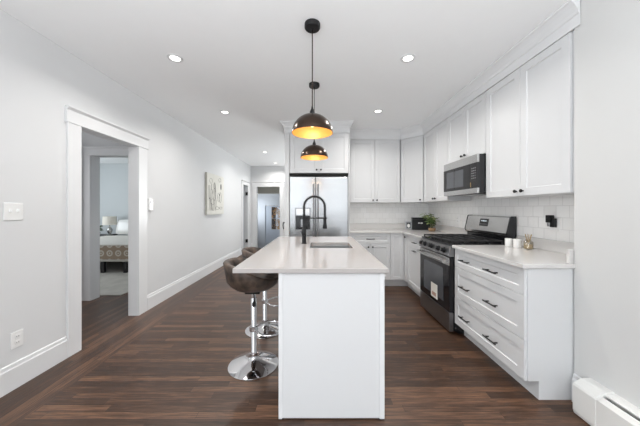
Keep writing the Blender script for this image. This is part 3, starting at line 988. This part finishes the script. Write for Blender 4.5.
st1 = empty('bar_stool', (-.537, 2.10, 0))
g = G(); g.lathe([(0, .001), (.200, .001), (.202, .006), (.196, .010), (.12, .030), (.06, .050), (.036, .062), (.030, .075), (.030, .10), (0, .10)], seg=56); g.obj('base', m_chrome, st1, smooth=True, angle=60)
g = G(); g.lathe([(0, .098), (.0275, .098), (.0275, .115), (.0245, .120), (.0245, .545), (.022, .55), (0, .55)], seg=24); g.obj('pole', m_chrome, st1, smooth=True)
g = G(); g.lathe([(0, .549), (.0175, .549), (.0175, .597), (0, .597)], seg=20); g.obj('gas_lift', m_chrome, st1, smooth=True)
g = G(); g.lathe([(.0, .488), (.010, .490), (.015, .502), (.013, .520), (.006, .548), (.004, .585), (0, .586)], c=(.012, -.034, 0), seg=16); g.obj('lever_grip', m_black, st1, smooth=True, label='black drop-shaped height lever grip')
g = G()
fr_pts = [(.03, .045, .30), (.10, .12, .30), (.19, .115, .30), (.235, .05, .30), (.235, -.05, .30), (.19, -.115, .30), (.10, -.12, .30), (.03, -.045, .30)]
sm = []
for i in range(len(fr_pts) - 1):
    for q in range(4):
        t = q / 4
        p0 = Vector(fr_pts[max(0, i - 1)]); p1 = Vector(fr_pts[i]); p2 = Vector(fr_pts[i + 1]); p3 = Vector(fr_pts[min(len(fr_pts) - 1, i + 2)])
        sm.append(.5 * ((2 * p1) + (-p0 + p2) * t + (2 * p0 - 5 * p1 + 4 * p2 - p3) * t * t + (-p0 + 3 * p1 - 3 * p2 + p3) * t ** 3))
sm.append(Vector(fr_pts[-1]))
g.tube(sm, .008, 10)
g.lathe([(.0275, -.02), (.034, -.018), (.034, .018), (.0275, .02)], c=(0, 0, .30), seg=24)
g.obj('footrest', m_chrome, st1, smooth=True, label='chrome loop footrest')
g = G(); g.box(-.06, .06, -.05, .05, .596, .621); g.tube([(0, -.03, .603), (.012, -.034, .586)], .004, 8); g.obj('seat_plate', m_black, st1, bevel=.002)
s = bucket().obj('seat', m_leather, st1, smooth=True, angle=80, label='mottled brown leather bucket seat with low wraparound back')
s.location = (0, 0, .620)
tag(st1, 'brown leather swivel bar stool with chrome pedestal, nearer of the two', 'bar stool', 'bar stools on the left of the island')
st2 = dup(st1)
st2.location = (-.575, 2.71, 0)
tag(st2, 'brown leather swivel bar stool with chrome pedestal, farther of the two', 'bar stool', 'bar stools on the left of the island')

# ------------------------------------------------------------------ pendants
def pendant(x, y):
    p = empty('pendant_lamp', (x, y, 0))
    zr = 1.846
    g = G(); g.lathe([(0, ZC - .001), (.058, ZC - .001), (.058, ZC - .028), (.054, ZC - .034), (.012, ZC - .036), (0, ZC - .050)], seg=36); g.obj('ceiling_canopy', m_black, p, smooth=True)
    g = G(); g.tube([(0, 0, ZC - .034), (0, 0, 2.02)], .0042, 8); g.obj('rod', m_bronze, p, smooth=True)
    out, inn = [], []
    Rr, hh = .151, .140
    for i in range(15):
        a = (pi / 2) * i / 14
        out.append((Rr * cos(a) if i < 14 else .0, zr + hh * sin(a)))
        inn.append(((Rr - .003) * cos(a) if i < 14 else .0, zr + (hh - .003) * sin(a)))
    g = G(); g.lathe([(Rr - .0015, zr)] + [(Rr + .001, zr)] + out[1:], seg=56); g.obj('shade', m_bronze, p, smooth=True, angle=60, label='dark bronze dome shade')
    g = G(); g.lathe([(Rr - .0015, zr)] + inn[1:], seg=56); g.obj('shade_lining', m_gold, p, smooth=True, angle=60, label='gold inner lining of the shade')
    g = G(); g.lathe([(0, 2.046), (.006, 2.044), (.009, 2.026), (.018, 2.006), (.020, 1.985), (.020, 1.978), (0, 1.978)], seg=24); g.obj('socket_cap', m_black, p, smooth=True)
    g = G(); g.lathe([(0, 1.981), (.016, 1.981), (.016, 1.955), (0, 1.955)], seg=20); g.obj('lamp_holder', m_ceramic, p, smooth=True)
    g = G(); g.lathe([(.0, 1.958), (.012, 1.957), (.018, 1.946), (.025, 1.930), (.026, 1.918), (.022, 1.904), (.012, 1.895), (0, 1.893)], seg=24); g.obj('bulb', m_bulb, p, smooth=True, label='glowing warm bulb')
    l = bpy.data.lights.new('pendant_glow', 'POINT'); l.energy = 0.8; l.color = (1.0, .76, .46); l.shadow_soft_size = .03
    lo = bpy.data.objects.new('pendant_glow', l); lo.location = (0, 0, 1.862); lo.parent = p; COL.objects.link(lo)
    return p
p1 = pendant(-.048, 1.887)
tag(p1, 'dark bronze dome pendant with gold inside, nearer one above the island', 'pendant lamp', 'pendant lamps above the island')
p2 = dup(p1)
p2.location = (-.050, 2.795, 0)
tag(p2, 'dark bronze dome pendant with gold inside, farther one above the island', 'pendant lamp', 'pendant lamps above the island')

# ------------------------------------------------------------------ recessed downlights
dn = empty('recessed_downlight', (-1.307, 2.313, ZC))
g = G(); g.lathe([(.042, -.0005), (.066, -.0005), (.066, -.004), (.060, -.007), (.044, -.006), (.042, -.002)], seg=40); g.obj('trim_ring', m_trim, dn, smooth=True)
g = G(); g.lathe([(0, -.001), (.043, -.001), (.043, -.004), (0, -.005)], seg=40); g.obj('diffuser', m_down, dn, smooth=True, label='bright round diffuser')
l = bpy.data.lights.new('downlight_beam', 'AREA'); l.shape = 'DISK'; l.size = .10; l.energy = 13; l.color = (1.0, .965, .92); l.spread = R(148)
lo = bpy.data.objects.new('downlight_beam', l); lo.location = (0, 0, -.008); lo.parent = dn; COL.objects.link(lo)
LB = ['recessed ceiling downlight left of the pendants, nearer one beside the cased opening', 'recessed ceiling downlight right of the pendants, nearest to the camera',
      'recessed ceiling downlight in front of the back wall cabinets', 'recessed ceiling downlight left of the pendants, farther one towards the hall',
      'recessed downlight in the hall ceiling, nearer of the hall pair', 'recessed downlight in the hall ceiling, farthest back']
for i, (x, y) in enumerate(((-1.307, 2.313), (.811, 2.313), (.83, 3.566), (-1.329, 3.603), (-1.299, 6.14), (-1.296, 7.60))):
    o = dn if i == 0 else dup(dn)
    o.location = (x, y, ZC)
    tag(o, LB[i], 'ceiling light', 'recessed ceiling downlights')

# ------------------------------------------------------------------ wall fittings
# double rocker/toggle switch on left wall
sw = tag(empty('light_switch', (XL, 1.815, 1.265)), 'white double toggle switch plate on the left wall', 'light switch')
g = G(); g.box(0, .006, -.058, .058, -.062, .062); g.obj('plate', m_plate, sw, bevel=.003)
for y in (-.023, .023):
    g = G(); g.box(.005, .018, y - .005, y + .005, -.004, .016); g.obj('toggle', m_plate, sw, bevel=.001)
def outlet(loc, rz, label, w=.07, gangs=1):
    o = tag(empty('wall_outlet', loc, rz), label, 'outlet')
    g = G(); g.box(-w / 2, w / 2, -.006, 0, -.058, .058); g.obj('plate', m_plate, o, bevel=.002)
    for k in range(gangs):
        cx_ = (k - (gangs - 1) / 2) * .046
        for s_ in (-1, 1):
            g = G(); g.box(cx_ - .016, cx_ + .016, -.009, -.005, s_ * .021 - .014, s_ * .021 + .014); r_ = g.obj('receptacle', m_plate, o, bevel=.003)
            for q in (-.006, .006):
                g = G(); g.box(cx_ + q - .0012, cx_ + q + .0012, -.0098, -.008, s_ * .021 - .005, s_ * .021 + .005); g.obj('slot', m_dark, r_)
    return o
outlet((XL, 1.835, .345), R(90), 'white duplex outlet low on the left wall', .075)
outlet((XR - .009, 2.195, 1.15), RZ, 'white double outlet plate on the tile above the near countertop', .10, 2)
outlet((XR - .009, 3.72, 1.125), RZ, 'white outlet on the tile between the plant and the range')
# plug-in device
pg = tag(empty('plug_in_night_light', (XR - .02, 2.19, 1.175), RZ), 'black plug-in device with round dark lens in the tiled-wall outlet', 'plug-in device')
g = G(); g.box(-.038, .004, -.042, 0, -.010, .055); g.box(-.010, .028, -.030, 0, -.048, .028); g.obj('body', m_black, pg, bevel=.004)
Mx = Matrix.Translation((-.026, -.054, -.012)) @ Matrix.Rotation(R(0), 4, 'X')
g = G(); g.lathe([(0, -.032), (.015, -.032), (.017, -.02), (.017, 0), (0, 0)], c=(-.020, -.021, -.010), seg=20); g.obj('sensor', m_steel_d, pg, smooth=True)
# thermostat by the opening
t = tag(empty('thermostat', (XL, 3.285, 1.34)), 'small white wall thermostat beside the cased opening', 'thermostat')
g = G(); g.box(0, .020, -.036, .036, -.076, .076); g.obj('housing', m_plate, t, bevel=.004)
g = G(); g.box(.020, .024, -.020, .020, .010, .045); g.obj('screen', m_glassb, t, label='small dark screen')
# canvas on left wall
cv = tag(empty('canvas_picture', (XL, 5.295, 1.58)), 'unframed square canvas with grey line drawings on the left wall', 'picture')
hw, hh = .425, .41
g = G(); g.box(.002, .040, -hw, hw, -hh, hh); g.obj('stretcher', m_canvas_e, cv, bevel=.003)
g = G(); g.box(.0395, .042, -hw + .002, hw - .002, -hh + .002, hh - .002); pt = g.obj('painted_canvas', m_canvas, cv)
rnd = random.Random(3)
def stroke(pts, r, m=m_ink):
    g = G(); g.tube([(.0425, p[0], p[1]) for p in pts], r, 5); o = g.obj('brush_stroke', m, pt); o.scale = (1, 1, 1); return o
for k in range(7):
    y0 = -.34 + k * .052
    stroke([(y0 + .025 * sin(t_ * 5 + k), -.33 + t_ * (.35 + .25 * rnd.random())) for t_ in [i / 8 for i in range(9)]], .0028 + .003 * rnd.random())
for (cy_, cz_, ry, rz_) in ((-.25, .26, .06, .05), (-.08, .18, .045, .06), (.12, -.05, .05, .09), (.22, -.05, .06, .11), (.2, .32, .06, .04), (-.16, -.15, .09, .06), (.05, -.28, .10, .03), (.25, -.28, .07, .025)):
    stroke([(cy_ + ry * cos(a_), cz_ + rz_ * sin(a_)) for a_ in [2 * pi * i / 14 for i in range(15)]], .0035)
g = G(); g.lathe([(0, .0428), (.030, .0428), (.030, .044), (0, .044)], seg=20, M=Matrix.Rotation(R(90), 4, 'Y'))
bl = g.obj('dark_motif', m_inkd, pt, label='dark oval motif'); bl.location = (0, .26, .18); bl.scale = (1, 1, 2.2)
g = G(); g.lathe([(0, .0428), (.020, .0428), (.020, .044), (0, .044)], seg=20, M=Matrix.Rotation(R(90), 4, 'Y'))
bl = g.obj('dark_motif', m_inkd, pt); bl.location = (0, .19, .0)
# little handle at the refrigerator panel
hk = tag(empty('door_lever', (-.5385, 4.12, 1.04)), 'small black lever on the side of the refrigerator panel', 'handle')
g = G(); g.lathe([(0, 0), (.024, 0), (.024, .006), (.010, .008), (.009, .04), (0, .04)], seg=16, M=Matrix.Translation((0, 0, .02)) @ Matrix.Rotation(R(-90), 4, 'Y')); g.obj('rose', m_black, hk, smooth=True)
g = G(); g.tube([(-.038, 0, .02), (-.042, .01, -.03), (-.036, .03, -.085)], .008, 8); g.obj('lever', m_black, hk, smooth=True)
# hinges of the far hall door
d2 = empty('door_2'); d2['kind'] = 'structure'
g = G(); g.box(XLI - .78, XLI - .004, 7.802, 7.84, .01, 1.98); g.obj('door_leaf', m_greydoor, d2)
for z in (1.744, .305):
    g = G(); g.box(XLI + .05, XLI + .115, 7.779, 7.785, z - .05, z + .05)
    g.tube([(XLI + .06, 7.772, z - .052), (XLI + .06, 7.772, z + .052)], .012, 10)
    g.obj('hinge', m_black, d2)

# baseboard heater on the near right wall
bh = tag(empty('baseboard_heater', (XN, 0, 0)), 'white baseboard heater along the wall at lower right', 'heater')
y0, y1 = -1.6, 1.60
yj = y1 - .135
g = G()
g.prism([(0, .012), (0, .222), (-.040, .220), (-.058, .214), (-.058, .206), (-.036, .204), (-.02, .19), (-.02, .012)], y0, yj, axis='y'); g.obj('back_cover', m_heater, bh, bevel=.001)
g = G(); g.prism([(-.110, .030), (-.110, .186), (-.100, .197), (-.094, .192), (-.103, .182), (-.103, .030)], y0, yj, axis='y'); g.obj('front_cover', m_heater, bh)
g = G(); g.prism([(-.094, .178), (-.074, .200), (-.070, .198), (-.090, .176)], y0, yj, axis='y'); g.obj('damper', m_heater, bh, label='thin white louvre in the top slot')
g = G(); g.box(-.102, -.022, y0, yj, .05, .150); g.obj('fin_element', m_fin, bh)
g = G(); g.prism([(0, .006), (0, .226), (-.045, .225), (-.066, .219), (-.106, .196), (-.113, .184), (-.113, .030), (-.106, .006)], yj, y1, axis='y'); g.obj('end_cap', m_heater, bh, bevel=.004)
g = G(); g.box(-.100, -.03, y0, yj, .0, .029); g.obj('bottom_gap', m_dark, bh)

# ------------------------------------------------------------------ things on the worktops
def canister(x, y, h, r, label):
    c = tag(empty('canister', (x, y, ZT)), label, 'canister', 'white canisters beside the range')
    g = G(); g.lathe([(0, .001), (r - .003, .001), (r, .005), (r, h), (r - .003, h + .002), (0, h + .002)], seg=32); g.obj('jar', m_ceramic, c, smooth=True)
    g = G(); g.lathe([(0, h + .002), (r + .001, h + .002), (r + .001, h + .012), (r - .004, h + .016), (0, h + .016)], seg=32); g.obj('lid', m_ceramic, c, smooth=True)
    return c
canister(1.865, 2.50, .062, .031, 'left white ceramic canister right beside the range backguard')
canister(1.880, 2.410, .066, .033, 'right white ceramic canister next to the reed diffuser')
rd = tag(empty('reed_diffuser', (1.915, 2.325, ZT)), 'squat glass reed diffuser with amber sticks beside the white canisters', 'diffuser')
g = G(); g.lathe([(0, .001), (.034, .001), (.037, .006), (.037, .065), (.030, .074), (.022, .078), (.022, .088), (.019, .088), (.019, .077), (.028, .072), (.034, .063), (.034, .007), (0, .005)], seg=28); g.obj('glass', m_jar, rd, smooth=True)
g = G(); g.lathe([(0, .006), (.032, .006), (.032, .045), (0, .045)], seg=28); g.obj('oil', m_liquid, rd, smooth=True)
for k in range(6):
    a = k * 1.05
    g = G(); g.tube([(.008 * cos(a + 3), .008 * sin(a + 3), .012), (.026 * cos(a), .026 * sin(a), .135)], .0022, 6); g.obj('reed', m_amber, rd)
# black box with white lettering
bx = tag(empty('storage_box', (1.80, 4.47, ZT), R(-10)), 'black box with small white lettering in the corner behind the plant', 'box')
g = G(); g.box(-.155, .135, -.05, .05, .001, .185); g.obj('body', m_black, bx, bevel=.004)
g = G(); g.box(-.158, .138, -.053, .053, .186, .215); g.obj('lid', m_black, bx, bevel=.004)
g = G()
for i, wd in enumerate((.014, .010, .016, .012)):
    g.box(-.06 + i * .02, -.06 + i * .02 + wd, -.0515, -.0495, .110, .130)
g.obj('lettering', m_ceramic, bx)
# small black frame
pf = tag(empty('photo_frame', (1.60, 4.53, ZT + .006), R(-10)), 'tiny dark frame with pale oval picture, left of the black box', 'picture frame')
tl = Matrix.Rotation(R(-8), 4, 'X')
g = G(); 
for a_, b_, c1, d1 in ((-.052, -.036, 0.001, .135), (.036, .052, 0.001, .135), (-.036, .036, .001, .017), (-.036, .036, .119, .135)):
    g.box(a_, b_, -.008, .008, c1, d1, M=tl)
g.obj('frame', m_steel_d, pf)
g = G(); g.box(-.037, .037, -.002, .006, .016, .120, M=tl); pic = g.obj('picture', m_dark, pf)
g = G(); g.lathe([(0, 0), (.024, 0), (.024, .002), (0, .002)], seg=20, M=tl @ Matrix.Translation((0, -.002, .06)) @ Matrix.Diagonal((1, 1, 1.4, 1)) @ Matrix.Rotation(R(90), 4, 'X')); g.obj('oval', m_ceramic, pic)

def leaf_mesh(rows, rng):
    """rows: list of (base, direction, length, width) -> curved leaf blades with thickness"""
    g = G()
    for base, d, ln, wd in rows:
        d = Vector(d).normalized()
        side = d.cross(Vector((0, 0, 1)))
        if side.length < .1: side = Vector((1, 0, 0))
        side.normalize()
        nrm = side.cross(d)
        side = (side * cos(.6) + nrm * sin(rng.uniform(-.9, .9))).normalized()
        nrm = side.cross(d).normalized()
        p = Vector(base); n = 5; vs = []
        for i in range(n + 1):
            t = i / n
            w = wd * sin(pi * min(.97, t * .9 + .08)) 
            c = p + d * ln * t - Vector((0, 0, 1)) * ln * .35 * t * t
            vs += [tuple(c - side * w), tuple(c + nrm * .004), tuple(c + side * w)]
        fs = []
        for i in range(n):
            a = i * 3
            fs += [(a, a + 1, a + 4, a + 3), (a + 1, a + 2, a + 5, a + 4)]
        g.add(vs, fs)
    return g

# potted plant in the corner
pl = tag(empty('potted_plant', (1.85, 4.16, ZT)), 'leafy green plant in a low woven pot in the countertop corner', 'potted plant')
g = G(); g.lathe([(0, .001), (.042, .001), (.054, .018), (.058, .045), (.055, .055), (.048, .055), (.046, .050), (0, .048)], seg=32); g.obj('pot', m_basket, pl, smooth=True)
rng = random.Random(11)
rowsA, rowsB = [], []
gs = G()
for k in range(15):
    a = rng.uniform(0, 2 * pi); lean = rng.uniform(.2, .9)
    h = rng.uniform(.10, .24)
    tip = Vector((cos(a) * h * lean * .75, sin(a) * h * lean * .6, .05 + h * 1.1))
    gs.tube([(0.01 * cos(a), .01 * sin(a), .045), tuple(tip * .5 + Vector((0, 0, .05))), tuple(tip)], .002, 5)
    for q in range(7):
        t_ = rng.uniform(.35, 1)
        b = rng.uniform(0, 2 * pi)
        rows = rowsB if rng.random() < .35 else rowsA
        rows.append((tip * t_ + Vector((0, 0, .03 * (1 - t_))), (cos(b), sin(b), rng.uniform(-.1, .8)), rng.uniform(.05, .085), rng.uniform(.012, .019)))
gs.obj('stems', m_stem, pl)
leaf_mesh(rowsA, rng).obj('leaves', m_leaf, pl, smooth=True, angle=180)
leaf_mesh(rowsB, rng).obj('pale_leaves', m_leafl, pl, smooth=True, angle=180, label='paler green leaves')

# ------------------------------------------------------------------ bedroom seen through the opening
rugo = G(); rugo.box(-6.2, -2.93, 3.76, 6.55, .001, .012)
tag(rugo.obj('area_rug', m_rug, bevel=.003), 'pale mottled area rug on the bedroom floor under the bed', 'rug')
bed = tag(empty('bed', (-4.55, 5.02, 0)), 'low bed with tan medallion-patterned spread on dark legs, seen through the opening', 'bed')
g = G(); g.box(-1.02, 1.02, .03, 2.05, .235, .30); g.obj('bed_frame', m_bedleg, bed, bevel=.01)
for x in (-.70, -.14, .25, .70):
    for y in (.06, 1.95):
        g = G(); g.prism([(x - .03, y - .03), (x + .03, y - .03), (x + .03, y + .03), (x - .03, y + .03)], .013, .235); g.obj('leg', m_bedleg, bed)
g = G(); g.box(-1.02, 1.02, .02, 2.05, .30, .55); g.obj('mattress', m_sheet, bed, bevel=.04)
g = G(); g.box(-1.04, 1.04, -.005, .019, .285, .556); g.obj('bedspread_drop', m_spread, bed, bevel=.006, label='tan drop patterned with pale rings')
g = G(); g.box(-1.04, 1.04, -.008, .018, .245, .284); g.obj('hem', m_rug, bed, bevel=.004)
g = G(); g.box(-1.04, 1.04, .0, 1.7, .556, .580); g.obj('coverlet', m_sheet, bed, bevel=.01, label='pale top of the bedspread')
def pillow(x, y, rz, lean, label):
    g = G()
    n, m = 10, 8
    vs, fs = [], []
    for sgn in (1, -1):
        for i in range(n + 1):
            for j in range(m + 1):
                u, v = -1 + 2 * i / n, -1 + 2 * j / m
                th_ = max(0, (1 - u ** 4) * (1 - v ** 4)) ** .5
                vs.append((u * .30 * (1 - .06 * v * v), sgn * .075 * th_, v * .20 * (1 - .06 * u * u)))
    K = (n + 1) * (m + 1)
    for s_ in (0, 1):
        for i in range(n):
            for j in range(m):
                a = s_ * K + i * (m + 1) + j
                fs.append((a, a + 1, a + m + 2, a + m + 1))
    g.add(vs, fs, Matrix.Rotation(lean, 4, 'X'))
    o = g.obj('pillow', m_ceramic, smooth=True, angle=180, loc=(x, y, .80))
    o.rotation_euler = (0, 0, rz)
    return tag(o, label, 'pillow', 'pillows on the bed')
pillow(-5.16, 6.86, 0, R(-12), 'white bed pillow nearest the bedside lamp')
pillow(-4.40, 6.86, 0, R(-12), 'white bed pillow farther from the bedside lamp')
ns = tag(empty('nightstand', (-5.86, 6.85, 0)), 'dark nightstand beyond the bed holding the lamp', 'nightstand')
g = G(); g.box(-.27, .27, -.22, .22, .560, .590); g.obj('top', m_bedleg, ns, bevel=.004)
g = G(); g.box(-.24, .24, -.18, .18, .20, .56); g.obj('body', m_bedleg, ns)
for x in (-.21, .21):
    for y in (-.16, .16):
        g = G(); g.box(x - .02, x + .02, y - .02, y + .02, 0.001, .20); g.obj('leg', m_bedleg, ns)
tl_ = tag(empty('table_lamp', (-5.63, 6.85, .59)), 'bedside table lamp with cream drum shade and glossy grey base', 'lamp')
g = G(); g.lathe([(0, .001), (.06, .001), (.06, .012), (.03, .03), (.06, .09), (.065, .13), (.04, .19), (.012, .22), (.012, .27), (0, .27)], seg=28); g.obj('base', m_steel, tl_, smooth=True)
g = G(); g.lathe([(.135, .265), (.155, .265), (.148, .49), (.145, .49), (.152, .27), (.135, .268)], seg=36); g.obj('lamp_shade', m_shade, tl_, smooth=True)
bp_ = tag(empty('potted_plant', (-5.84, 6.72, .59)), 'small bushy green plant beside the bedside lamp', 'potted plant')
g = G(); g.lathe([(0, .001), (.04, .001), (.05, .07), (.045, .07), (0, .06)], seg=20); g.obj('pot', m_ceramic, bp_, smooth=True)
rows = []
for k in range(60):
    a = rng.uniform(0, 2 * pi); h = rng.uniform(.0, .17)
    rows.append(((.05 * cos(a), .05 * sin(a), .07 + h), (cos(a), sin(a), rng.uniform(0, 1)), rng.uniform(.05, .09), rng.uniform(.012, .02)))
leaf_mesh(rows, rng).obj('leaves', m_leaf, bp_, smooth=True, angle=180)

# ------------------------------------------------------------------ mudroom door, and the autumn tree outside
dr_ = empty('door_3', (-1.865, 10.93, ZM)); dr_['kind'] = 'structure'
# slab with a glazed opening (local x -.43...43)
o = grid_wall('door_slab', 'x', [-.43, -.17, .30, .43], [0.01, 1.02, 1.98, 2.03], {(1, 1)}, 0, .045, m_greydoor); o.parent = dr_
del o['kind']
g = G(); g.box(-.17, .30, .018, .026, 1.02, 1.98); g.obj('glass_pane', m_pane, dr_)
g = G(); g.box(.055, .075, .012, .032, 1.02, 1.98); g.box(-.17, .30, .012, .032, 1.49, 1.51); g.obj('muntin', m_greydoor, dr_)
g = G(); g.box(-8, 6, 11.05, 26, ZM - .3, ZM - .1); g.obj('ground', m_grass, kind='structure')
tr = tag(empty('tree', (-2.7, 15.0, ZM - .1)), 'autumn tree with orange leaves outside the far door window', 'tree')
g = G(); g.tube([(0, 0, 0), (.05, 0, 1.5), (0, .1, 3)], [.16, .12, .07], 10); g.obj('trunk', m_bark, tr)
rows = []
for k in range(900):
    v = Vector((rng.gauss(0, 1), rng.gauss(0, 1), rng.gauss(0, 1))).normalized() * (rng.random() ** .4)
    rows.append(((v.x * 1.7, v.y * 1.2, 1.9 + v.z * 1.6), (rng.uniform(-1, 1), rng.uniform(-1, 1), rng.uniform(-1, 1)), rng.uniform(.12, .22), rng.uniform(.04, .07)))
leaf_mesh(rows, rng).obj('crown', m_autumn, tr, smooth=True, angle=180)
